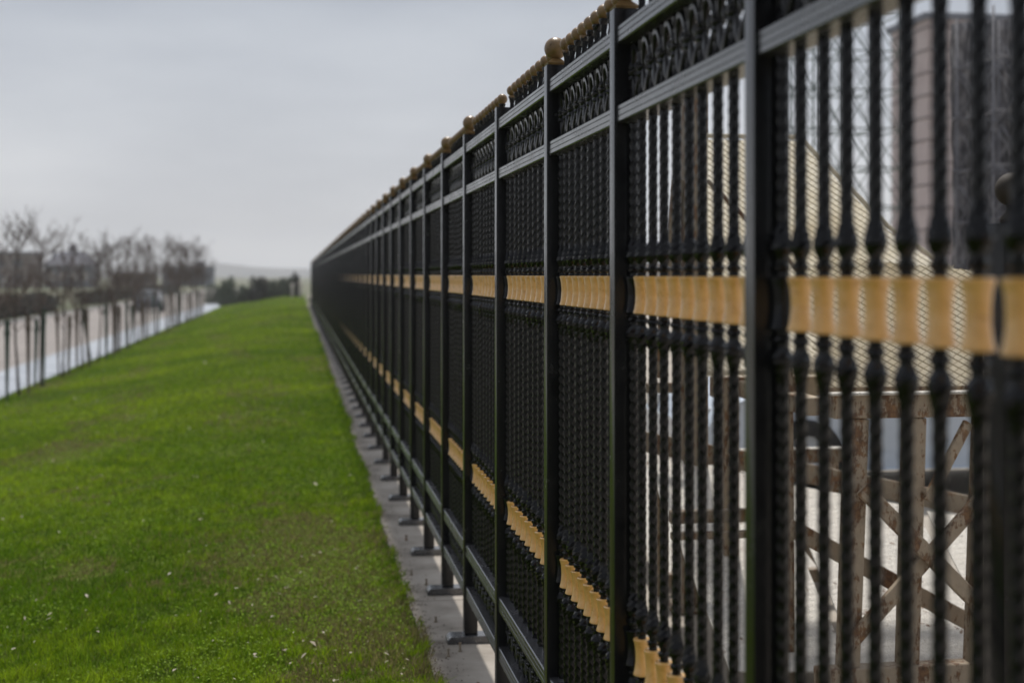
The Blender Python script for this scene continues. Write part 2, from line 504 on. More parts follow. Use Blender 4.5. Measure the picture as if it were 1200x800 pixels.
def big_mesh(name, V, F, mat, smooth=True):
    me = bpy.data.meshes.new(name)
    me.vertices.add(len(V)); me.vertices.foreach_set('co', V.astype(np.float32).ravel())
    k = F.shape[1]
    me.loops.add(F.size); me.loops.foreach_set('vertex_index', F.astype(np.int32).ravel())
    me.polygons.add(len(F)); me.polygons.foreach_set('loop_start', np.arange(0, F.size, k, dtype=np.int32))
    try: me.polygons.foreach_set('loop_total', np.full(len(F), k, dtype=np.int32))
    except Exception: pass
    me.update(calc_edges=True)
    if smooth: me.polygons.foreach_set('use_smooth', np.ones(len(F), dtype=bool))
    me.materials.append(mat)
    return me

far_b1, far_b2, far_c, far_k = [], [], [], []
for i in range(len(posts_y) - 1):
    y0 = posts_y[i] + PW; L = posts_y[i + 1] - y0
    ys = [L * (j + 1) / (NB + 1) for j in range(NB)]
    if 1 <= i < 51:
        for M_ in (SCROLLS if i < 14 else SCROLL_FAR):
            o = link('scroll_ornament', M_, fence, (0, y0, 0)); o.scale = (1, L / LEN, 1)
    else: far_s.append((y0, L / LEN))
    if 2 <= i < 13:
        for y in ys:
            b = link('baluster', BAL, fence, (random.uniform(-.0012, .0012), y0 + y + random.uniform(-.002, .002), 0))
            b.rotation_euler = (random.uniform(-.0012, .0012), 0, random.uniform(-.55, .55))
    else:
        (far_b1 if i < 30 else far_b2).extend(y0 + y for y in ys)
    if 2 <= i < 7:
        for y in ys:
            for M_ in (COL_U, COL_L): link('gold_collar', M_, fence, (0, y0 + y, 0))
    else: far_c.extend(y0 + y for y in ys)
    if 4 <= i < 15:
        for y in ys: link('ball_knob', KNOB, fence, (0, y0 + y, 0))
    else: far_k.extend(y0 + y for y in ys)
bm = bmesh.new()
for y0, sc in far_s:
    for M_ in SCROLL_FAR:
        n0 = len(bm.verts); bm.from_mesh(M_); bm.verts.ensure_lookup_table()
        for v in bm.verts[n0:]: v.co.y = v.co.y * sc + y0
tag(obj('scroll_ornament', bm, BLACK, fence), kind='stuff')
V, F = gather([(*baluster_arrays(1), far_b1), ])
V2, F2 = gather([(*baluster_arrays(2), far_b2)])
tag(link('baluster', big_mesh('baluster', np.concatenate([V, V2]), np.concatenate([F, F2 + len(V)]), BLACK, False), fence), kind='stuff')
V, F = gather([(*CUb, far_c), (*CLb, far_c)])
tag(link('gold_collar', big_mesh('gold_collar', V, F, GOLD), fence), kind='stuff')
V, F = gather([(*KBb, far_k)])
tag(link('ball_knob', big_mesh('ball_knob', V, F, BALLM), fence), kind='stuff')

# ------------------------------------------------------------------ GROUND
def lawn_z(x, y):
    x = np.asarray(x, float); y = np.asarray(y, float)
    t = np.clip((-.9 - x) / 4.5, 0, 1)
    s = t * t * (3 - 2 * t) * .35 + t * .65
    z = -.018 - .64 * s
    und = .018 * np.sin(x * 1.3 + y * .35) * np.sin(y * .22 + .7) + .009 * np.sin(x * 2.7 - y * .9)
    return z + und * np.clip((.4 - x) / .8, 0, 1)

def struct(name, bm, mat, smooth=False):
    return tag(obj(name, bm, mat, smooth=smooth), kind='structure')

bm = bmesh.new()
xs = [-1780, -600, -100, -14, 0, 14, 100, 600, 1780]; ys = [-240, -20, 0, 60, 120, 300, 900, 2680]
g = [[bm.verts.new((x, y, -.88)) for x in xs] for y in ys]
for a, b in zip(g, g[1:]):
    for k in range(len(xs) - 1): bm.faces.new((a[k], a[k + 1], b[k + 1], b[k]))
struct('ground', bm, GROUNDM)

LX0, LX1 = -5.55, .60
xs = np.linspace(LX0, LX1, 60); ys = np.concatenate([np.arange(-8, 30, .4), np.arange(30, 119, 1.5)])
X, Y = np.meshgrid(xs, ys); Z = lawn_z(X, Y)
V = np.stack([X.ravel(), Y.ravel(), Z.ravel()], 1)
nx, ny = len(xs), len(ys)
I = np.arange(nx * ny).reshape(ny, nx)
F = np.stack([I[:-1, :-1].ravel(), I[:-1, 1:].ravel(), I[1:, 1:].ravel(), I[1:, :-1].ravel()], 1)
tag(link('lawn', big_mesh('lawn', V, F, LAWN)), kind='structure')
# lawn's cut edges so nothing shows under it
bm = bmesh.new(); box(bm, LX0 + .02, LX1 - .02, -7.9, 118, -.87, -.80); struct('lawn_bed', bm, GROUNDM)

# concrete strip in cast lengths with open joints
bm = bmesh.new()
y = -8.0; rs = random.Random(5)
while y < 78:
    box(bm, .565, .975, y, y + 2.482, -.5, 0.0 + rs.uniform(-.002, .001), .006)
    y += 2.5
struct('concrete_strip', bm, CONC)

bm = bmesh.new(); box(bm, .985, 90, -8, 118, -.6, -.02); struct('yard_pavement', bm, YARD)
rs = random.Random(6); bm = bmesh.new(); y = -8
while y < 220: box(bm, -7.0, -5.56, y, y + 1.96, -.95, -.655 + rs.uniform(-.004, .004), .008); y += 2.0
struct('pavement', bm, WALKM)
bm = bmesh.new(); box(bm, -7.14, -7.003, -8, 220, -.95, -.650, .012); struct('kerb', bm, KERBM)
bm = bmesh.new(); box(bm, -14.4, -7.143, -8, 260, -.95, -.775); struct('road', bm, ROADM)
bm = bmesh.new(); box(bm, -14.6, -14.403, -8, 260, -.95, -.66, .012); struct('kerb', bm, KERBM)
bm = bmesh.new(); box(bm, -60, -14.603, -8, 300, -.95, -.70); struct('verge', bm, GROUNDM)

# distant hills
def hill(x0, x1, y, h, seed, depth=700):
    bm = bmesh.new(); n = 60; m = 8
    g = []
    for j in range(m + 1):
        row = []
        for i in range(n + 1):
            u = i / n; v = j / m
            hh = h * math.sin(math.pi * u) ** .7 * math.sin(math.pi * v) * (.62 + .5 * noise.noise((u * 7 + seed, v * 2, seed)) + .15 * noise.noise((u * 26, v * 5, seed)))
            row.append(bm.verts.new((x0 + (x1 - x0) * u, y + depth * v, -.9 + max(0, hh))))
        g.append(row)
    for a, b in zip(g, g[1:]):
        for k in range(n): bm.faces.new((a[k], a[k + 1], b[k + 1], b[k]))
    return struct('hills', bm, HILLM, True)
hill(-900, 350, 1900, 30, 2.3, 500)
hill(-1500, -120, 2150, 44, 7.1, 450)

# ------------------------------------------------------------------ GRASS
rng = np.random.default_rng(11)
def patch(x, y, s, seed):
    # smooth value noise by summed sines
    r = np.random.default_rng(seed); v = np.zeros_like(x)
    for k in range(9):
        a = r.uniform(0, 6.28); f = s * r.uniform(.5, 2.2); p = r.uniform(0, 6.28)
        v += np.sin((x * math.cos(a) + y * math.sin(a)) * f + p) / 3
    return v

N = 660000
u = rng.random(N)
ya, yb, e = 3.0, 118.0, -.75
y = (ya ** e + u * (yb ** e - ya ** e)) ** (1 / e)
tl = -.215
xl = np.maximum(tl * y - 1.1, -5.53)
x = xl + (LX1 + .0 - xl) * rng.random(N)
# thin to a constant areal law (the strip widens with distance)
wid = (LX1 - xl); keep = rng.random(N) < np.clip(wid / 5.2, 0, 1) * 1.0 + .25
x, y = x[keep], y[keep]
edge = .575 + .022 * patch(y, y * 0, 2.1, 4) / 1.5 + .016 * patch(y, y * 0, 9, 5) / 1.5
sel = x < edge + rng.normal(0, .014, len(x))
x, y = x[sel], y[sel]
# extra longer tufts leaning over the strip edge
ne = 14000
ye = 3.5 + (40 - 3.5) * rng.random(ne) ** 1.8
xe = .565 + .022 * patch(ye, ye * 0, 2.1, 4) / 1.5 + .016 * patch(ye, ye * 0, 9, 5) / 1.5 - np.abs(rng.normal(0, .03, ne))
x = np.concatenate([x, xe]); y = np.concatenate([y, ye]); n = len(x)
isedge = np.arange(n) >= n - ne
p1 = patch(x, y, 1.1, 21); p2 = patch(x, y, 3.4, 22); p3 = patch(x, y, 9, 23); p4 = patch(x, y * .8, 26, 24)
dry = np.clip(patch(x, y * .6, 1.9, 31) * .5 + patch(x, y, 7, 33) * .35 + patch(x, y, 22, 34) * .25 - .30, 0, 1) * 1.5
# a worn patch in the near lawn as in the photo
dry += np.exp(-(((x + .05) / .55) ** 2 + ((y - 8.2) / .9) ** 2)) * .75 * (.6 + .4 * p2 + .4 * p4)
dry += np.exp(-(((x + .5) / .5) ** 2 + ((y - 16.5) / 1.6) ** 2)) * .5 * (.6 + .5 * p2)
dry = np.clip(dry, 0, .85)
h = (.033 + .011 * p4 + .007 * p2 + .004 * p3 + rng.normal(0, .009, n)) * (1 - .35 * dry) * np.where(rng.random(n) < .02, 1.7, 1)
h = np.clip(h, .008, .085); h[isedge] *= 1.45
h *= 1 + .2 * np.clip((y - 10) / 30, 0, 1)
w = .0021 * (1 + .10 * np.clip(y - 5, 0, 60)) * rng.uniform(.7, 1.4, n)
ang = rng.uniform(0, 2 * math.pi, n)
lean = rng.uniform(.15, 1.0, n) * h
la = rng.uniform(0, 2 * math.pi, n); la[isedge] = rng.normal(0, .9, isedge.sum())
zb = np.where(x > .58, -.005, lawn_z(x, y)) - .003
dx, dy = np.cos(ang) * w, np.sin(ang) * w
lx, ly = np.cos(la) * lean, np.sin(la) * lean
hz = np.sqrt(np.maximum(h * h - lean * lean * .6, (h * .3) ** 2))
B0 = np.stack([x - dx, y - dy, zb], 1); B1 = np.stack([x + dx, y + dy, zb], 1)
M0 = np.stack([x - dx * .8 + lx * .35, y - dy * .8 + ly * .35, zb + hz * .6], 1)
M1 = np.stack([x + dx * .8 + lx * .35, y + dy * .8 + ly * .35, zb + hz * .6], 1)
T0 = np.stack([x + lx, y + ly, zb + hz], 1)
V = np.stack([B0, B1, M1, M0, T0], 1).reshape(-1, 3)
base = np.arange(n) * 5
F = np.concatenate([np.stack([base, base + 1, base + 2], 1), np.stack([base, base + 2, base + 3], 1), np.stack([base + 3, base + 2, base + 4], 1)])
me = big_mesh('grass', V, F, GRASSM, False)
g0 = np.array([.105, .205, .007]); g1 = np.array([.29, .40, .016]); gd = np.array([.24, .21, .09]); gk = np.array([.040, .090, .006])
mixv = np.clip(.42 + .32 * p1 + .20 * p3 + .15 * p4 + rng.normal(0, .25, n), 0, 1)[:, None]
C = g0 * (1 - mixv) + g1 * mixv
dk = np.clip(-p2 * .22 - p4 * .5 - .05 + rng.normal(0, .08, n), 0, .7)[:, None]
C = C * (1 - dk) + gk * dk
isdry = (rng.random(n) < dry)[:, None]
C = np.where(isdry, gd * rng.uniform(.6, 1.25, (n, 1)), C)
sp = (rng.random(n) < .06)[:, None]
C = np.where(sp, np.array([.17, .2, .05]) * rng.uniform(.6, 1.2, (n, 1)), C)
C *= rng.uniform(.6, 1.4, (n, 1))
ca = me.color_attributes.new('tint', 'FLOAT_COLOR', 'POINT')
CC = np.ones((n, 5, 4), dtype=np.float32); CC[:, :, :3] = C[:, None, :]
ca.data.foreach_set('color', CC.ravel())
tag(link('grass', me), 'short mown green grass covering the lawn beside the fence', 'grass', kind='stuff')

# clover leaves in the near lawn
n = 100000
y = 3.2 + (15 - 3.2) * rng.random(n) ** 1.5
xl = -.215 * y - .8; x = xl + (.57 - xl) * rng.random(n)
cl = patch(x, y, 2.6, 51) + .5 * patch(x, y, 9, 52)
k = cl > rng.normal(.0, .8, n); x, y = x[k], y[k]; n = len(x)
s = rng.uniform(.0025, .0052, n) * (1 + .04 * (y - 4)); z = lawn_z(x, y) + rng.uniform(.018, .036, n)
a = rng.uniform(0, 6.28, n); tx = rng.normal(0, .45, n); ty = rng.normal(0, .45, n)
Vs = []
for kk in range(5):
    aa = a + kk * 2 * math.pi / 5
    ddx, ddy = np.cos(aa) * s, np.sin(aa) * s
    Vs.append(np.stack([x + ddx, y + ddy, z + ddx * tx + ddy * ty], 1))
V = np.stack(Vs, 1).reshape(-1, 3); F = (np.arange(n) * 5)[:, None] + np.arange(5)[None]
me = big_mesh('clover', V, F, GRASSM, False)
C = np.array([.19, .30, .014]) * rng.uniform(.45, 1.35, (n, 1))
CC = np.ones((n, 5, 4), dtype=np.float32); CC[:, :, :3] = C[:, None, :]
me.color_attributes.new('tint', 'FLOAT_COLOR', 'POINT').data.foreach_set('color', CC.ravel())
tag(link('clover', me), 'small round clover leaves growing through the near grass', 'clover', kind='stuff')

# dry leaves and pale litter on the lawn
n = 1500
y = 5 + (45 - 5) * rng.random(n) ** 2.2
xl = np.maximum(-.215 * y - .8, -5.4); x = xl + (.5 - xl) * rng.random(n)
cl = patch(x, y * .7, 1.9, 31); k = cl > rng.normal(.1, .7, n); x, y = x[k], y[k]; n = len(x)
s = rng.uniform(.004, .012, n) * np.where(rng.random(n) < .06, 1.8, 1) * (1 + .02 * y); z = lawn_z(x, y) + rng.uniform(.022, .036, n)
a = rng.uniform(0, 6.28, n); asp = rng.uniform(.35, .8, n); tilt = rng.normal(0, .4, n)
ux, uy = np.cos(a), np.sin(a)
pts = [(-1, 0), (-.3, .8), (.6, .7), (1.1, -.1), (.2, -.9)]
Vs = [np.stack([x + (ux * p - uy * q * asp) * s, y + (uy * p + ux * q * asp) * s, z + (p * tilt + abs(q) * .3) * s], 1) for p, q in pts]
V = np.stack(Vs, 1).reshape(-1, 3); F = (np.arange(n) * 5)[:, None] + np.arange(5)[None]
tag(link('fallen_leaves', big_mesh('fallen_leaves', V, F, LITTER, False)), 'pale dry leaves and scraps scattered over the lawn', 'fallen leaves', kind='stuff')

# soil crumbs and grit lying on the strip, thickest against the grass
n = 5200
y = 3.5 + 36 * rng.random(n) ** 1.8
ed = .575 + .022 * patch(y, y * 0, 2.1, 4) / 1.5 + .016 * patch(y, y * 0, 9, 5) / 1.5
x = ed + np.abs(rng.exponential(.030, n)) * (1 + .8 * np.clip(patch(y, y * 0, 4, 71), 0, 2)) - .012
k = x < .96; x, y = x[k], y[k]; n = len(x)
s = rng.uniform(.0015, .0048, n) * (1 + .04 * y)
base = np.array([(1, 0, 0), (-.6, .8, 0), (-.5, -.9, 0), (.05, .0, .85)])
A = rng.uniform(0, 6.28, n); ca_, sa_ = np.cos(A), np.sin(A)
V = np.stack([np.stack([x + (ca_ * b[0] - sa_ * b[1]) * s, y + (sa_ * b[0] + ca_ * b[1]) * s, .0012 + b[2] * s], 1) for b in base], 1).reshape(-1, 3)
bi = np.arange(n) * 4
F = np.concatenate([np.stack([bi + a, bi + b, bi + 3], 1) for a, b in ((0, 1), (1, 2), (2, 0))])
SOIL = pbr('soil_crumbs', [(.3, (.05, .035, .022)), (.7, (.13, .10, .07))], 30, .95)
tag(link('soil_crumbs', big_mesh('soil_crumbs', V, F, SOIL, False)), 'dark soil crumbs and grit spilled along the edge of the concrete strip', 'soil', kind='stuff')

# bolt stubs in the concrete strip
for j, (bx_, by_, hh) in enumerate([(.655, 5.95, .030), (.715, 6.02, .034), (.66, 6.55, .022), (.69, 7.35, .026), (.63, 7.6, .02), (.68, 8.6, .028), (.72, 5.45, .026)]):
    bm = bmesh.new(); lathe(bm, [(.009, 0), (.009, .006), (.005, .007), (.005, hh), (.0065, hh + .001), (.006, hh + .006)], 8)
    tag(obj('anchor_bolt', bm, RUST2, loc=(bx_, by_, .0005)), 'short rusty bolt stub sticking up from the concrete strip', 'bolt', 'bolt stubs in the concrete strip')

# ------------------------------------------------------------------ SAPLINGS AND STAKES
def ground_left(x, y=30):
    return float(lawn_z(x, y)) - .01

def make_sapling(seed, H):
    r = random.Random(seed)
    tb = bmesh.new(); cb = bmesh.new()
    bend = (r.uniform(-.08, .08), r.uniform(-.05, .05))
    pts = []; n = 9
    for i in range(n + 1):
        t = i / n
        pts.append(Vector((bend[0] * math.sin(t * 3) + r.uniform(-.012, .012), bend[1] * math.sin(t * 2.4) + r.uniform(-.012, .012), H * .86 * t)))
    tube(tb, pts, [.030 * (1 - .80 * i / n) + .004 for i in range(n + 1)], 7)
    def at(t):
        f = t * n; i = min(n - 1, int(f)); return pts[i].lerp(pts[i + 1], f - i)
    def branch(p, d, L, rad, depth):
        seg = 4; q = [p]; dd = d.copy()
        for i in range(seg):
            dd = (dd + Vector((r.uniform(-.22, .22), r.uniform(-.22, .22), r.uniform(-.05, .25)))).normalized()
            q.append(q[-1] + dd * L / seg)
        tube(cb, q, [rad * (1 - .75 * i / seg) for i in range(seg + 1)], 3, False)
        if depth == 0:
            for _ in range(3):
                c = q[r.randint(1, seg)]; s = r.uniform(.012, .028)
                a = Vector((r.uniform(-1, 1), r.uniform(-1, 1), r.uniform(-1, 1))).normalized() * s; b = a.orthogonal().normalized() * s * .6
                cb.faces.new([cb.verts.new(c + a), cb.verts.new(c + b), cb.verts.new(c - a), cb.verts.new(c - b)])
            return
        for _ in range(5):
            k = r.randint(1, seg); az = r.uniform(0, 6.28)
            nd = (dd * .8 + Vector((math.cos(az), math.sin(az), r.uniform(-.1, .6))) * .75).normalized()
            branch(q[k], nd, L * r.uniform(.4, .62), rad * .55, depth - 1)
    for i in range(17):
        t = r.uniform(.38, .97); az = i * 2.4 + r.uniform(-.4, .4)
        up = r.uniform(.7, 1.7)
        branch(at(t), Vector((math.cos(az), math.sin(az), up)).normalized(), H * r.uniform(.16, .27) * (1.25 - .4 * t), .011, 2)
    return bm_mesh(tb, 'trunk', BARK, True), bm_mesh(cb, 'crown', TWIG)
kinds = [make_sapling(100 + i, H) for i, H in enumerate((3.9, 3.7, 3.8, 3.6, 4.0))]

ordn = ['first', 'second', 'third', 'fourth', 'fifth', 'sixth', 'seventh', 'eighth', 'ninth', 'tenth', 'eleventh', 'twelfth', 'thirteenth', 'fourteenth']
tree_y = [27.3, 29.5, 31.9, 34.6, 37.6, 39.3, 41.8, 44.2, 46.4, 49.3, 52.8, 57.2, 60.1, 63.2, 66.7, 70.0, 73.4, 77]
rs = random.Random(8)
def sapling(x, y, k, label, sc=1.0):
    t = empty('sapling', (x, y, ground_left(x, y)), label, 'tree', 'bare saplings in the row along the lawn edge', rs.uniform(0, 6.28))
    t.scale = (sc, sc, sc)
    link('trunk', kinds[k][0], t); link('crown', kinds[k][1], t)
    return t
stake_meshes = {}
for nm, mt_ in (('b', STAKE_B), ('g', STAKE_G)):
    bm = bmesh.new(); box(bm, -.036, .036, -.036, .036, -.1, 1.5, .008)
    for v in bm.verts:
        if v.co.z < 0: v.co.x *= .4; v.co.y *= .4
    lathe(bm, [(.054, 1.22), (.058, 1.25), (.054, 1.30)], 8)
    stake_meshes[nm] = bm_mesh(bm, 'tree_stake', mt_)
def stake(x, y, m, label, tilt=0, sc=1):
    s = link('tree_stake', stake_meshes[m], None, (x, y, ground_left(x, y)))
    s.rotation_euler = (rs.uniform(-.03, .03), tilt + rs.uniform(-.035, .035), rs.uniform(0, 1.5)); s.scale = (1, 1, sc)
    tag(s, label, 'stake', 'wooden stakes along the row of saplings')
sapling(-5.25, 24.9, 3, 'bare sapling cut off by the left edge of the photo', .9)
stake(-5.2, 25.9, 'g', 'thin green stake nearest the left edge of the photo')
for i, y in enumerate(tree_y):
    x = -5.22 + rs.uniform(-.06, .06)
    if i < 14:
        lab = f'{ordn[i]} bare sapling from the left, standing at the lawn edge'
        if i == 0: lab = 'tallest near sapling at far left, bare twigs with a few leaf clusters on top'
    else: lab = 'small bare sapling in the far end of the row past the fourteenth'
    sapling(x, y, i % 5, lab, (.94 if i == 0 else .86 if i < 6 else .92 if i < 10 else 1.02) * rs.uniform(.95, 1.05))
    pair = i in (1, 2, 3) or i > 5
    for s in ((-1, 1) if pair else (1,)):
        if i < 14: lab = f'{"brown" if i % 3 != 1 else "green"} wooden stake on the {"left" if s < 0 else "right"} of the {ordn[i]} sapling'
        else: lab = 'small stake in the far end of the row past the fourteenth sapling'
        stake(x + s * (rs.uniform(.075, .12) if pair else .2), y + rs.uniform(-.15, .15), 'b' if i % 3 != 1 else 'g', lab, sc=rs.uniform(.9, 1.08))
stake(-5.15, 35.9, 'g', 'leaning green stake between the fourth and fifth saplings', -.16)

# ------------------------------------------------------------------ FOLIAGE MASSES
def leaf_mass(n, half, seed, s=(.05, .1), lumps=7):
    r = np.random.default_rng(seed)
    c = r.uniform(-1, 1, (lumps, 3)) * np.array(half) * .62; c[:, 2] = np.abs(c[:, 2]) * .9
    rad = r.uniform(.35, .6, lumps)[:, None]
    which = r.integers(0, lumps, n)
    d = r.normal(size=(n, 3)); d /= np.linalg.norm(d, axis=1)[:, None]
    P = c[which] + d * rad[which] * np.array(half) * (r.random((n, 1)) ** .35)
    P[:, 2] = np.abs(P[:, 2]); lowh = r.random(n) < .3; P[lowh, 2] *= r.random(lowh.sum())
    a = r.normal(size=(n, 3)); a /= np.linalg.norm(a, axis=1)[:, None]
    b = np.cross(a, r.normal(size=(n, 3))); b /= np.linalg.norm(b, axis=1)[:, None]
    q = r.uniform(s[0], s[1], (n, 1))
    V = np.stack([P + a * q, P + b * q * .6, P - a * q, P - b * q * .6], 1).reshape(-1, 3)
    F = (np.arange(n) * 4)[:, None] + np.arange(4)[None]
    return V, F
bush_m = {}
for nm, mt_ in (('g', BUSHM), ('b', BUSHB), ('h', HEDGE)):
    for k in range(2):
        bush_m[nm, k] = big_mesh('bush', *leaf_mass(5200, (1.1, 1.1, 1.0), 60 + k + ord(nm), (.04, .09)), mt_, False)
def bush(x, y, z, sx, sz, m, k, label, group, rz=0, cat='bush'):
    o = link('bush', bush_m[m, k], None, (x, y, z)); o.scale = (sx, sx, sz); o.rotation_euler[2] = rz
    tag(o, label, cat, group)
# at the end of the lawn
spec = [(-5.3, 105, .75, 2.3, 'g'), (-4.3, 108, .95, 1.5, 'g'), (-3.2, 107, .6, 2.0, 'h'), (-2.5, 109, .75, 1.9, 'b'), (-1.6, 108, .85, 1.6, 'g'),
        (-.7, 110, .75, 1.7, 'g'), (-.2, 107, .42, 2.0, 'h'), (-6.3, 112, 1.3, 1.7, 'g')]
names = ['tall dark green bush at the far left end of the lawn', 'low green bush second from the left at the end of the lawn', 'narrow dark bush near the middle of the bushes ending the lawn',
         'bare brownish bush in the middle of the far end of the lawn', 'low rounded green bush right of the bare bush at the far end', 'green bush just left of the dark bush by the fence end',
         'dark upright bush beside the far end of the fence', 'broad bush behind the far left corner of the lawn']
for i, (x, y, sx, sz, m) in enumerate(spec):
    bush(x, y, float(lawn_z(max(x, -5.5), y)) - .1, sx, sz, m, i % 2, names[i], 'bushes at the far end of the lawn', i * 1.3)
# thin pale posts by the fence end
for i, (x, y, h_) in enumerate([(-.35, 104, .95), (.25, 103, 1.1)]):
    bm = bmesh.new(); box(bm, -.12, .12, -.12, .12, 0, h_, .02); lathe(bm, [(.16, h_), (.16, h_ + .05), (.05, h_ + .12)], 10)
    tag(obj('bollard', bm, PALEW, loc=(x, y, -.05)), ['left pale bollard at the far end of the lawn', 'right pale bollard at the far end, next to the fence'][i], 'bollard', 'pale bollards at the far end')
# dark clipped hedge beyond the road, one continuous plant row
def hedge_row(x0, x1, y0, y1, h_, n, label, seed, mat=HEDGE, z0=-.72):
    r = np.random.default_rng(seed)
    yy = r.uniform(y0, y1, n); xx = r.uniform(x0, x1, n)
    top = h_ * (.82 + .10 * np.sin(yy * .7 + seed) + .06 * np.sin(yy * 2.1) + .10 * r.random(n))
    zz = top * r.random(n) ** .7
    P = np.stack([xx, yy, z0 + zz], 1)
    a = r.normal(size=(n, 3)); a /= np.linalg.norm(a, axis=1)[:, None]
    b = np.cross(a, r.normal(size=(n, 3))); b /= np.linalg.norm(b, axis=1)[:, None]
    q = r.uniform(.08, .17, (n, 1))
    V = np.stack([P + a * q, P + b * q * .6, P - a * q, P - b * q * .6], 1).reshape(-1, 3)
    F = (np.arange(n) * 4)[:, None] + np.arange(4)[None]
    V[:, 2] = np.maximum(V[:, 2], z0)
    tag(link('hedge', big_mesh('hedge', V, F, mat, False)), label, 'hedge')
hedge_row(-16.6, -15.2, 62, 92, 1.25, 12000, 'dark hedge along the far side of the road', 3)
hedge_row(-17.2, -15.6, 110, 190, 1.1, 12000, 'second hedge further down the far side of the road', 5)

# taller trees behind the hedge, with bare dark crowns
for i, (x, y, sc, k) in enumerate([(-22, 118, .95, 0), (-21, 150, 1.0, 1), (-17.5, 172, 1.0, 2)]):
    t = empty('bare_tree', (x, y, -.72), ['bare tree behind the hedge furthest left', 'bare tree behind the gap between the two hedges', 'furthest bare tree behind the second hedge'][i], 'tree', 'bare trees beyond the road', i)
    t.scale = (sc * 1.1, sc * 1.1, sc)
    link('trunk', kinds[k][0], t); link('crown', kinds[k][1], t)

# ------------------------------------------------------------------ FAR BUILDINGS ON THE LEFT
def windows(root, x0, x1, y, z0, z1, nx_, nz, w, h_, mat=WIN):
    for j in range(nz):
        for i in range(nx_):
            cx = x0 + (x1 - x0) * (i + .5) / nx_; cz = z0 + (z1 - z0) * (j + .5) / nz
            bm = bmesh.new(); box(bm, cx - w / 2, cx + w / 2, y - .06, y + .05, cz - h_ / 2, cz + h_ / 2, .01)
            f = wobj('window', bm, mat, root)
            bm = bmesh.new(); box(bm, cx - w / 2 - .08, cx + w / 2 + .08, y - .14, y - .01, cz - h_ / 2 - .14, cz - h_ / 2 - .04)
            wobj('sill', bm, PALEW, f)
b1 = empty('flat_roofed_building', (-54, 255, -.8), 'brown flat roofed building at the far left beyond the road', 'building')
bm = bmesh.new(); box(bm, -66, -46.2, 250, 262, -.8, 5.4); wobj('wall', bm, BROWNW, b1)
bm = bmesh.new(); box(bm, -66.3, -45.9, 249.7, 262.3, 5.403, 5.75); wobj('roof', bm, GREYW, b1)
windows(b1, -65, -46.8, 250, -.3, 5.0, 6, 2, 1.4, 1.5)
bm = bmesh.new(); box(bm, -51.2, -50.0, 249.9, 250.05, -.8, 1.4, .02); wobj('door', bm, PALEW, b1)

b2 = empty('slate_roofed_house', (-41, 260, -.8), 'house with a steep slate blue hipped roof and small turret beyond the saplings', 'house')
bm = bmesh.new(); box(bm, -45, -36.6, 256, 264, -.8, 3.4); wobj('wall', bm, GREYW, b2)
bm = bmesh.new()
b_ = [bm.verts.new(p) for p in ((-45.6, 255.4, 3.403), (-36.0, 255.4, 3.403), (-36.0, 264.6, 3.403), (-45.6, 264.6, 3.403))]
t_ = [bm.verts.new(p) for p in ((-42.6, 259, 6.0), (-39.0, 259, 6.0), (-39.0, 261, 6.0), (-42.6, 261, 6.0))]
bm.faces.new(b_[::-1]); bm.faces.new(t_)
for i in range(4): bm.faces.new((b_[i], b_[(i + 1) % 4], t_[(i + 1) % 4], t_[i]))
rf = wobj('roof', bm, BLUER, b2)
bm = bmesh.new(); box(bm, -41.2, -39.9, 259.4, 260.6, 6.002, 6.6); lathe(bm, [(1.0, 6.603), (.1, 7.5)], 4, -40.55, 260); wobj('turret', bm, BLUER, rf)
bm = bmesh.new(); box(bm, -43.9, -43.3, 258, 258.6, 4.2, 6.3); wobj('chimney', bm, GREYW, rf)
windows(b2, -44.6, -37, 256, -.2, 3.2, 4, 1, 1.2, 1.4, PALEW)

b3 = empty('grey_block', (-22.5, 290, -.8), 'small grey block building with a rooftop box at the end of the road', 'building')
bm = bmesh.new(); box(bm, -27.5, -17.4, 290, 300, -.8, 3.2); wobj('wall', bm, GREYW, b3)
bm = bmesh.new(); box(bm, -27.7, -17.2, 289.8, 300.2, 3.203, 3.45); r3 = wobj('roof', bm, BLUER, b3)
bm = bmesh.new(); box(bm, -21.0, -19.0, 291, 293, 3.453, 4.5); wobj('rooftop_box', bm, BLUER, r3)
windows(b3, -27, -18, 290, -.4, 3.0, 4, 1, 1.1, 1.2)
b4 = empty('low_hall', (-33, 270, -.8), 'long low pale hall between the slate roofed house and grey block', 'building')
bm = bmesh.new(); box(bm, -36, -28, 275, 283, -.8, 1.9); wobj('wall', bm, BROWNW, b4)
bm = bmesh.new(); box(bm, -36.2, -27.8, 274.8, 283.2, 1.903, 2.15); wobj('roof', bm, GREYW, b4)
windows(b4, -35.6, -28.4, 275, -.5, 1.8, 5, 1, .9, 1.0)

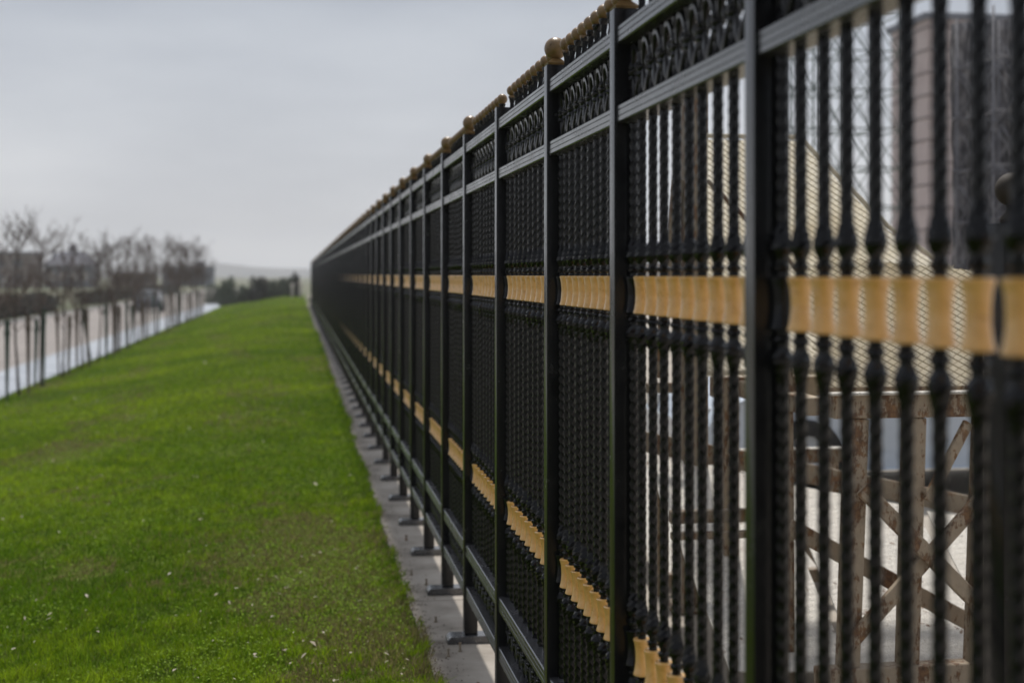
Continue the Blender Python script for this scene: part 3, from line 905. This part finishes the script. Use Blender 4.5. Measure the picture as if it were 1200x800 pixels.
# ------------------------------------------------------------------ CARS
def make_car(paint, label, loc, rz, group=None):
    c = empty('parked_car', loc, label, 'car', group, rz)
    bm = bmesh.new()
    # side outline (x = length, z), lofted over five widths so the flanks curve in
    low = [(-2.12, .32), (-2.16, .55), (-2.10, .80), (-1.98, .93), (-1.0, 1.0), (.85, .95), (1.55, .86), (1.98, .74), (2.12, .58), (2.10, .34), (1.95, .24), (-1.95, .24)]
    secs = []
    for wy, sh in ((-.83, .93), (-.86, .975), (-.80, 1.0), (.80, 1.0), (.86, .975), (.83, .93)):
        secs.append([bm.verts.new((x * sh if abs(wy) > .81 else x, wy, .62 + (z - .62) * (sh if abs(wy) > .81 else 1))) for x, z in low])
    bm.faces.new(secs[0]); bm.faces.new(secs[-1][::-1])
    for a, b in zip(secs, secs[1:]):
        for i in range(len(low)): bm.faces.new((a[i], b[i], b[(i + 1) % len(low)], a[(i + 1) % len(low)]))
    body = obj('body', bm, paint, c, smooth=True, ang=35)
    def cab(x0, x1, z0, xt0, xt1, z1, w0, w1):
        bm = bmesh.new(); vs = []
        for (a, b, z, w) in ((x0, x1, z0, w0), (xt0, xt1, z1, w1)):
            for p in ((a, -w), (b, -w), (b, w), (a, w)): vs.append(bm.verts.new((p[0], p[1], z)))
        for f in ((3, 2, 1, 0), (4, 5, 6, 7), (0, 1, 5, 4), (1, 2, 6, 5), (2, 3, 7, 6), (3, 0, 4, 7)): bm.faces.new([vs[i] for i in f])
        return bm
    bm = cab(-1.85, 1.05, .94, -1.25, .35, 1.40, .77, .62)
    obj('windows', bm, GLASS, c)
    bm = cab(-1.28, .38, 1.402, -1.15, .22, 1.45, .63, .56)
    bmesh.ops.bevel(bm, geom=list(bm.edges), offset=.015, segments=2, affect='EDGES')
    obj('roof', bm, paint, c, smooth=True, ang=40)
    for s in (-1, 1):
        for xx0, xx1 in ((1.07, .36), (-.35, -.35), (-1.87, -1.26)):
            bm = bmesh.new(); beam(bm, (xx0, s * .775, .94), (xx1, s * .63, 1.41), .06, .03, (0, 1, 0), .004); obj('pillar', bm, paint, c)
        bm = bmesh.new(); box(bm, 1.98, 2.10, s * .62 - .15, s * .62 + .15, .60, .72, .03); obj('headlight', bm, LAMPG, c)
        for wx in (-1.32, 1.32):
            bm = bmesh.new(); prof = [(.20, -.1), (.30, -.1), (.315, -.06), (.315, .06), (.30, .1), (.20, .1)]
            rings = [[bm.verts.new((wx + q * math.cos(2 * math.pi * k / 24), s * .80 + t, .315 + q * math.sin(2 * math.pi * k / 24))) for k in range(24)] for q, t in prof]
            for a, b in zip(rings, rings[1:] + rings[:1]):
                for k in range(24): bm.faces.new((a[k], a[(k + 1) % 24], b[(k + 1) % 24], b[k]))
            wh = obj('wheel', bm, TYRE, c, smooth=True, ang=40)
            bm = bmesh.new()
            hub = s * .80 + s * .075
            for k in range(5):
                a = 2 * math.pi * k / 5
                beam(bm, (wx, hub, .315), (wx + .205 * math.cos(a), hub, .315 + .205 * math.sin(a)), .05, .02, (0, 1, 0), .003)
            obj('rim', bm, RIM, wh)
    return c
make_car(SILVER, 'pale silver blue car parked behind the rusty steel frames', (5.0, 10.4, -.02), math.pi)
make_car(GREYCAR, 'grey car on the road seen between the saplings', (-9.6, 93, -.775), math.pi / 2)
# ------------------------------------------------------------------ RUSTY FRAMES BEHIND THE FENCE
def expanded_mesh(bm, poly, origin, ux, uy, sx=.046, sy=.017, w=.0048, th=.003):
    """diamond mesh inside a polygon given in panel (u,v) coordinates"""
    us = [p[0] for p in poly]; vs = [p[1] for p in poly]
    origin, ux, uy = Vector(origin), Vector(ux).normalized(), Vector(uy).normalized(); nn = ux.cross(uy)
    def inside(u, v):
        c = False
        for (x0, y0), (x1, y1) in zip(poly, poly[1:] + poly[:1]):
            if (y0 > v) != (y1 > v) and u < (x1 - x0) * (v - y0) / (y1 - y0) + x0: c = not c
        return c
    j = 0; v = min(vs)
    while v < max(vs):
        u = min(us) + (sx / 2 if j % 2 else 0)
        while u < max(us):
            if inside(u, v):
                for s in (-1, 1):
                    a = origin + ux * u + uy * v; b = origin + ux * (u + s * sx / 2) + uy * (v + sy)
                    d = (b - a).normalized(); q = d.cross(nn)
                    P0, P1, P2, P3 = a - q * w / 2 + nn * s * th, b - q * w / 2 + nn * s * th, b + q * w / 2 - nn * s * th, a + q * w / 2 - nn * s * th
                    bm.faces.new([bm.verts.new(p) for p in (P0, P1, P2, P3)])
            u += sx
        v += sy; j += 1

def frame_part(root, name, p0, p1, w, h_, mat, up=(0, 1, 0)):
    bm = bmesh.new(); beam(bm, p0, p1, w, h_, up); return wobj(name, bm, mat, root)

# front truss, standing square to the fence about five metres off
fr = empty('rusty_steel_frame', (2.6, 5.0, -.02), 'nearest rusty cream steel trestle frame with crossed braces behind the fence', 'steel frame')
Yf = 5.0
for x_, x2, w_, m_ in ((2.09, 2.135, .080, RUST), (2.335, 2.37, .078, RUST), (2.62, 2.665, .085, RUST), (3.10, 3.14, .08, RUST), (1.885, 1.875, .055, RUST), (1.985, 1.975, .05, RUST)):
    frame_part(fr, 'post', (x_, Yf + (.0 if x_ > 2.05 else .35), -.02), (x2, Yf + (.0 if x_ > 2.05 else .35), 1.117 if x_ > 2.05 else 1.3), w_, .06, m_)
frame_part(fr, 'beam', (2.03, Yf, 1.165), (3.6, Yf, 1.165), .092, .075, RUST)
frame_part(fr, 'beam', (1.97, Yf - .01, .115), (3.6, Yf - .01, .115), .1, .078, RUST)
frame_part(fr, 'brace', (2.08, Yf - .052, .26), (2.76, Yf - .052, .94), .055, .03, RUST)
frame_part(fr, 'brace', (2.12, Yf - .088, .86), (2.80, Yf - .088, .20), .06, .03, RUST)
frame_part(fr, 'brace', (2.57, Yf - .050, 1.10), (2.40, Yf - .050, .80), .04, .025, RUST)
frame_part(fr, 'brace', (2.70, Yf - .05, 1.06), (3.10, Yf - .05, .86), .05, .03, RUST)
for x_ in (1.93, 3.2):
    frame_part(fr, 'post', (x_, Yf + .95, -.02), (x_, Yf + .95, 1.12), .07, .07, RUST)
    frame_part(fr, 'side_beam', (x_ + .05, Yf + .04, 1.16), (x_ + .05, Yf + .95, 1.16), .07, .07, RUST, (0, 0, 1))
frame_part(fr, 'beam', (1.85, Yf + .95, 1.165), (3.6, Yf + .95, 1.165), .09, .07, RUST)
# thin pale strip added along the top edge, its sunlit line put into colour
frame_part(fr, 'painted_sun_edge', (2.0, Yf - .045, 1.216), (3.6, Yf - .045, 1.216), .012, .05, PLATE)

def flat_sheet(root, poly, origin, uy):
    # one translucent sheet held behind the diamond mesh
    o = Vector(origin); uy = Vector(uy).normalized()
    bm = bmesh.new(); bm.faces.new([bm.verts.new(o + Vector((u, 0, 0)) + uy * v) for u, v in poly])
    return wobj('sheet', bm, SHEET, root)
# mesh gusset panel standing on that frame
pn = empty('mesh_screen', (2.4, 5.9, 1.22), 'cream diamond mesh panel with a sloping top standing on the rusty frame', 'screen')
poly = [(0, 0), (1.75, 0), (1.75, .10), (.87, .66), (.445, 1.06), (0, 1.06)]
bm = bmesh.new(); expanded_mesh(bm, poly, (1.80, 5.9, 1.215), (1, 0, 0), (0, 0, 1), w=.0028, sx=.046, sy=.013); wobj('diamond_mesh', bm, MESHM, pn)
flat_sheet(pn, poly, (1.80, 5.906, 1.215), (0, 0, 1))
for (a, b) in ((0, 1), (2, 3), (3, 4), (4, 5), (5, 0)):
    p0 = Vector((1.80 + poly[a][0], 5.9, 1.232 + poly[a][1])); p1 = Vector((1.80 + poly[b][0], 5.9, 1.232 + poly[b][1]))
    frame_part(pn, 'edge_strip', p0, p1, .02, .016, MESHM)
frame_part(pn, 'stiffener', (1.80, 5.86, 2.09), (2.62, 5.86, 1.32), .018, .02, RUST2)
# second mesh sheet lying behind the top beam, leaning back
pn2 = empty('mesh_screen', (2.7, 5.3, 1.22), 'pale diamond mesh sheet leaning just above the rusty beam', 'screen')
bm = bmesh.new(); expanded_mesh(bm, [(0, 0), (1.5, 0), (1.5, .22), (.75, .50), (.12, .56), (0, .5)], (2.10, 5.25, 1.215), (1, 0, 0), (0, .35, 1), w=.0030, sx=.052, sy=.015); wobj('diamond_mesh', bm, MESHM, pn2)
flat_sheet(pn2, [(0, 0), (1.5, 0), (1.5, .22), (.75, .50), (.12, .56), (0, .5)], (2.10, 5.256, 1.215), (0, .35, 1))
frame_part(pn2, 'edge_strip', (2.85, 5.41, 1.72), (3.6, 5.32, 1.44), .03, .012, MESHM)

# stair flight: patterned plates sloping behind the truss
st = empty('steel_stair_flight', (2.6, 6.0, -.02), 'patterned pale steel stair plates with a sloping string lying behind the crossed braces', 'stair section')
def slab(name, pts, th, mat, root):
    bm = bmesh.new(); P = [Vector(p) for p in pts]; nn = (P[1] - P[0]).cross(P[2] - P[0]).normalized()
    a = [bm.verts.new(p) for p in P]; b = [bm.verts.new(p - nn * th) for p in P]
    bm.faces.new(a); bm.faces.new(b[::-1])
    for i in range(len(P)): bm.faces.new((a[i], b[i], b[(i + 1) % len(P)], a[(i + 1) % len(P)]))
    return wobj(name, bm, mat, root)
slab('plate', [(1.70, 5.22, .10), (2.20, 5.20, .08), (2.36, 6.62, .64), (1.72, 6.70, .78)], .008, PLATE, st)
slab('plate', [(2.24, 5.20, .09), (2.84, 5.18, .06), (3.08, 6.50, .50), (2.42, 6.60, .62)], .008, PLATE, st)
slab('plate', [(2.88, 5.18, .06), (3.6, 5.15, .05), (3.8, 6.40, .38), (3.14, 6.48, .48)], .008, PLATE, st)
frame_part(st, 'string', (1.66, 6.78, .84), (3.85, 6.48, .40), .10, .03, RUST2)
frame_part(st, 'string', (1.95, 5.24, .66), (3.0, 5.22, .10), .07, .03, RUST)
frame_part(st, 'rail', (1.6, 5.75, .62), (2.1, 5.75, .62), .055, .05, RUST2)
frame_part(st, 'rail', (1.6, 5.73, .54), (2.1, 5.73, .54), .03, .04, RUST)
for x_, y_, z_ in ((1.70, 6.84, .80), (3.80, 6.55, .38)):
    frame_part(st, 'leg', (x_, y_, -.02), (x_, y_, z_), .06, .06, RUST2)

# second frame further along the fence
f2 = empty('rusty_steel_frame', (2.2, 7.0, -.02), 'low rusty frame with slanting plates further along behind the fence', 'steel frame')
frame_part(f2, 'beam', (1.85, 7.0, .70), (2.9, 7.0, .70), .07, .06, RUST2)
frame_part(f2, 'painted_sun_edge', (1.85, 6.97, .742), (2.9, 6.97, .742), .01, .05, PLATE)  # added pale strip, sun on the beam's top put into its colour
for x_ in (1.90, 2.30, 2.85): frame_part(f2, 'post', (x_, 7.0, -.02), (x_, 7.0, .665), .06, .05, RUST)
slab('plate', [(1.88, 7.06, .06), (2.84, 7.05, .05), (2.95, 8.1, .50), (1.95, 8.12, .50)], .008, PLATE, f2)
frame_part(f2, 'brace', (1.92, 6.955, .62), (2.28, 6.955, .06), .035, .02, RUST2)
frame_part(f2, 'brace', (2.32, 6.955, .62), (2.82, 6.955, .06), .035, .02, RUST2)
frame_part(f2, 'beam', (1.85, 7.0, .06), (2.9, 7.0, .06), .07, .06, RUST2)
frame_part(f2, 'leg', (1.98, 8.16, -.02), (1.98, 8.16, .52), .05, .05, RUST2)
frame_part(f2, 'leg', (2.92, 8.14, -.02), (2.92, 8.14, .52), .05, .05, RUST2)

# dark column between the frames
dc = empty('steel_column', (1.98, 6.7, -.02), 'dark steel column with a slanted brace standing left of the cream mesh panel', 'column')
frame_part(dc, 'shaft', (1.985, 6.7, -.02), (1.985, 6.7, 3.0), .12, .12, RUST2)
frame_part(dc, 'brace', (1.80, 6.7, 1.15), (1.905, 6.7, 2.15), .05, .05, RUST2)
frame_part(dc, 'bracket', (1.74, 6.7, 1.10), (1.925, 6.7, 1.10), .05, .05, RUST2)
frame_part(dc, 'base_plate', (1.85, 6.7, -.01), (2.12, 6.7, -.01), .018, .26, RUST2)

# spare fence post with a brown ball, just behind the fence at the right edge
sp = empty('spare_post', (1.79, 3.2, -.02), 'dark square post topped with a dull brown ball at the right edge behind the fence', 'post')
bm = bmesh.new(); box(bm, 1.735, 1.845, 3.16, 3.26, -.02, 1.80, .006); wobj('shaft', bm, BLACK, sp, True, 30)
bm = bmesh.new(); lathe(bm, [(.030, 1.801), (.030, 1.815), (.016, 1.83), (.016, 1.845)] + [(.043 * math.cos(t), 1.885 + .043 * math.sin(t)) for t in [-1.2 + 2.75 * k / 10 for k in range(11)]], 20, 1.785, 3.21); wobj('ball', bm, DULLB, sp, True)
bm = bmesh.new(); box(bm, 1.70, 1.89, 3.11, 3.31, -.0195, -.004, .003); wobj('foot_plate', bm, BLACK, sp)

# ------------------------------------------------------------------ SCAFFOLDS AND BUILDINGS BEHIND THE FENCE
def scaffold(name, label, x0, x1, y0, y1, H, bay, lift, mat, r_=.024, seed=1, extra=1):
    s = empty(name, ((x0 + x1) / 2, (y0 + y1) / 2, -.02), label, 'scaffold')
    nx_ = max(1, round((x1 - x0) / bay)); nz = int(H / lift)
    for yy in (y0, y1):
        for i in range(nx_ + 1):
            bm = bmesh.new(); x_ = x0 + (x1 - x0) * i / nx_; tube(bm, [(x_, yy, -.02), (x_, yy, H)], r_, 8); wobj('standard', bm, mat, s, True)
    bm = bmesh.new()
    rr = random.Random(seed)
    for yy in (y0, y1):
        for j in range(1, nz + 1):
            tube(bm, [(x0 - .1, yy, j * lift), (x1 + .1, yy, j * lift)], r_ * .85, 6)
    for j in range(1, nz + 1):
        for i in range(nx_ + 1):
            x_ = x0 + (x1 - x0) * i / nx_; tube(bm, [(x_, y0, j * lift - .03), (x_, y1, j * lift - .03)], r_ * .8, 6)
    wobj('ledgers', bm, mat, s, True)
    for yy in (y0, y1):
        bm = bmesh.new()
        for j in range(nz):
            for i in range(nx_):
                xa = x0 + (x1 - x0) * i / nx_; xb = x0 + (x1 - x0) * (i + 1) / nx_
                for e in range(extra):
                    o1, o2 = rr.uniform(-.1, .1) * (e > 0), rr.uniform(-.3, .3) * (e > 0)
                    if (i + j + e) % 2: xa, xb = xb, xa
                    tube(bm, [(xa + o1, yy - .03 * e, j * lift + o2), (xb, yy - .03 * e, (j + 1) * lift + o2)], r_ * .6, 5)
        wobj('diagonals', bm, mat, s, True)
    return s
scaffold('scaffold_tower', 'open grey green scaffold tower standing against the pale sky', 9.2, 11.6, 25, 26.2, 9.5, .6, .75, SCAFG, .018, 2, 2)
ds = scaffold('netted_scaffold', 'dark netted scaffold filling the upper right corner', 10.8, 16.0, 20, 21.2, 5.9, .75, .85, SCAFD, .020, 4, 5)
# hung netting: a rippled sheet
bm = bmesh.new(); g = []
for j in range(30):
    g.append([bm.verts.new((10.75 + 5.3 * i / 60, 21.30 + .05 * math.sin(i * .9 + j * .3) + .03 * math.sin(j * 1.7), -.0 + (5.85 + .05 * i / 6) * j / 29)) for i in range(61)])
for a, b in zip(g, g[1:]):
    for k in range(60): bm.faces.new((a[k], a[k + 1], b[k + 1], b[k]))
ob = wobj('netting', bm, DARKPANEL, ds, True); md = ob.modifiers.new('t', 'SOLIDIFY'); md.thickness = .01

pt = empty('pink_tower_building', (31, 62, -.02), 'tall pinkish panelled building glimpsed between the bars at upper right', 'building')
bm = bmesh.new(); box(bm, 29.1, 39, 60, 63.9, -.02, 13.6); wobj('wall', bm, PINK, pt)
for k in range(13):
    bm = bmesh.new(); z_ = .6 + k * 1.05; box(bm, 29.06, 39.03, 59.96, 63.93, z_, z_ + .06); wobj('panel_joint', bm, LINEDK, pt)
for k in range(5):
    x_ = 29.6 + k * 2.1
    bm = bmesh.new(); box(bm, x_, x_ + .22, 59.93, 60.04, -.02, 13.55, .01); wobj('pilaster', bm, PINK, pt)
bm = bmesh.new(); box(bm, 28.9, 39.2, 59.8, 64.1, 13.603, 13.9); wobj('roof', bm, GREYW, pt)
# low walls of the site further back
sw = empty('site_wall', (20, 70, -.02), 'low pale site wall far behind the fence', 'wall')
bm = bmesh.new(); box(bm, 10, 60, 90, 90.3, -.02, 2.4); wobj('panel', bm, PALEW, sw)
bm = bmesh.new(); box(bm, 9.9, 60.1, 89.92, 90.38, 2.403, 2.5); wobj('coping', bm, GREYW, sw)

# ------------------------------------------------------------------ HAZE
bm = bmesh.new(); box(bm, -1800, 1800, -250, 2700, -1.95, 110)
hz = tag(obj('haze', bm, GROUNDM), 'thin pale haze lying over the whole place', 'haze', kind='stuff')
m, nt, out = new_mat('haze_air')
pv = nt.nodes.new('ShaderNodeVolumePrincipled')
pv.inputs['Color'].default_value = (.95, .965, .99, 1); pv.inputs['Density'].default_value = .0006
nt.links.new(pv.outputs[0], out.inputs['Volume'])
hz.data.materials.clear(); hz.data.materials.append(m)

# ------------------------------------------------------------------ SKY AND SUN
SUN_EL, SUN_AZ = R(62), R(10)      # azimuth measured from +Y (down the fence) towards +X
w = bpy.data.worlds.new('World'); scene.world = w; w.use_nodes = True
nt = w.node_tree
for n in list(nt.nodes): nt.nodes.remove(n)
out = nt.nodes.new('ShaderNodeOutputWorld'); bg = nt.nodes.new('ShaderNodeBackground'); bg.inputs['Strength'].default_value = .1
nt.links.new(bg.outputs[0], out.inputs['Surface'])
sky = nt.nodes.new('ShaderNodeTexSky'); sky.sky_type = 'NISHITA'; sky.sun_disc = False
sky.sun_elevation = SUN_EL; sky.sun_rotation = SUN_AZ; sky.dust_density = 4; sky.air_density = 1.2
tc = nt.nodes.new('ShaderNodeTexCoord')
sep = nt.nodes.new('ShaderNodeSeparateXYZ'); nt.links.new(tc.outputs['Generated'], sep.inputs[0])
# overcast veil: brightness by elevation, broken by soft cloud noise
gr = ramp(nt, sep.outputs['Z'], [(0, (13.5, 13.7, 14.0)), (.045, (10.0, 10.3, 10.8)), (.10, (7.1, 7.5, 8.15)), (.20, (4.5, 4.95, 5.75)), (1, (9.0, 9.4, 10.0))])
mp = nt.nodes.new('ShaderNodeMapping'); mp.inputs['Scale'].default_value = (1, 1, 3.6)
nt.links.new(tc.outputs['Generated'], mp.inputs['Vector'])
cn = nt.nodes.new('ShaderNodeTexNoise'); cn.inputs['Scale'].default_value = 2.6; cn.inputs['Detail'].default_value = 7; cn.inputs['Roughness'].default_value = .5
nt.links.new(mp.outputs[0], cn.inputs['Vector'])
cr = ramp(nt, cn.outputs['Fac'], [(.3, (.72, .735, .765)), (.5, (.98, .98, .985)), (.7, (1.24, 1.22, 1.18))])
mul = nt.nodes.new('ShaderNodeMix'); mul.data_type = 'RGBA'; mul.blend_type = 'MULTIPLY'; mul.inputs['Factor'].default_value = 1
nt.links.new(gr.outputs['Color'], mul.inputs['A']); nt.links.new(cr.outputs['Color'], mul.inputs['B'])
by = ramp(nt, sep.outputs['Y'], [(0, (.5, .5, .5)), (.5, (1, 1, 1))])
yr = nt.nodes.new('ShaderNodeMapRange'); yr.inputs['From Min'].default_value = -1; yr.inputs['From Max'].default_value = 1
nt.links.new(sep.outputs['Y'], yr.inputs['Value']); nt.links.new(yr.outputs[0], by.inputs['Fac'])
by.color_ramp.elements[0].color = (.50, .50, .51, 1); by.color_ramp.elements[1].position = .72
mul2 = nt.nodes.new('ShaderNodeMix'); mul2.data_type = 'RGBA'; mul2.blend_type = 'MULTIPLY'; mul2.inputs['Factor'].default_value = 1
nt.links.new(mul.outputs['Result'], mul2.inputs['A']); nt.links.new(by.outputs['Color'], mul2.inputs['B']); mul = mul2
mx = nt.nodes.new('ShaderNodeMix'); mx.data_type = 'RGBA'; mx.inputs['Factor'].default_value = .90
nt.links.new(sky.outputs[0], mx.inputs['A']); nt.links.new(mul.outputs['Result'], mx.inputs['B'])
nt.links.new(mx.outputs['Result'], bg.inputs['Color'])

sl = bpy.data.lights.new('sun', 'SUN'); sl.energy = 3.8; sl.angle = R(4); sl.color = (1, .95, .88)
so = bpy.data.objects.new('sun', sl); col.objects.link(so)
d = Vector((math.sin(SUN_AZ) * math.cos(SUN_EL), math.cos(SUN_AZ) * math.cos(SUN_EL), math.sin(SUN_EL)))
so.rotation_euler = (-d).to_track_quat('-Z', 'Y').to_euler(); so.location = (20, 20, 40)

# ------------------------------------------------------------------ CAMERA
cam = bpy.data.cameras.new('camera'); co = bpy.data.objects.new('camera', cam); col.objects.link(co)
cam.sensor_width = 36; cam.lens = 48; cam.shift_y = -.065
cam.clip_start = .05; cam.clip_end = 9000
co.location = (0, 0, EYE); co.rotation_euler = (R(90), 0, -math.atan(252 / 1600))
cam.dof.use_dof = True; cam.dof.focus_distance = 4.3; cam.dof.aperture_fstop = 2.3; cam.dof.aperture_blades = 7
scene.camera = co

scene.view_settings.view_transform = 'Standard'; scene.view_settings.look = 'None'
scene.view_settings.exposure = 0; scene.view_settings.gamma = 1
scene.view_settings.use_curve_mapping = False
scene.render.engine = 'CYCLES'
scene.cycles.use_denoising = True
scene.cycles.max_bounces = 6; scene.cycles.diffuse_bounces = 3; scene.cycles.glossy_bounces = 3
scene.cycles.transmission_bounces = 4; scene.cycles.volume_bounces = 0; scene.cycles.transparent_max_bounces = 8
scene.cycles.sample_clamp_indirect = 6
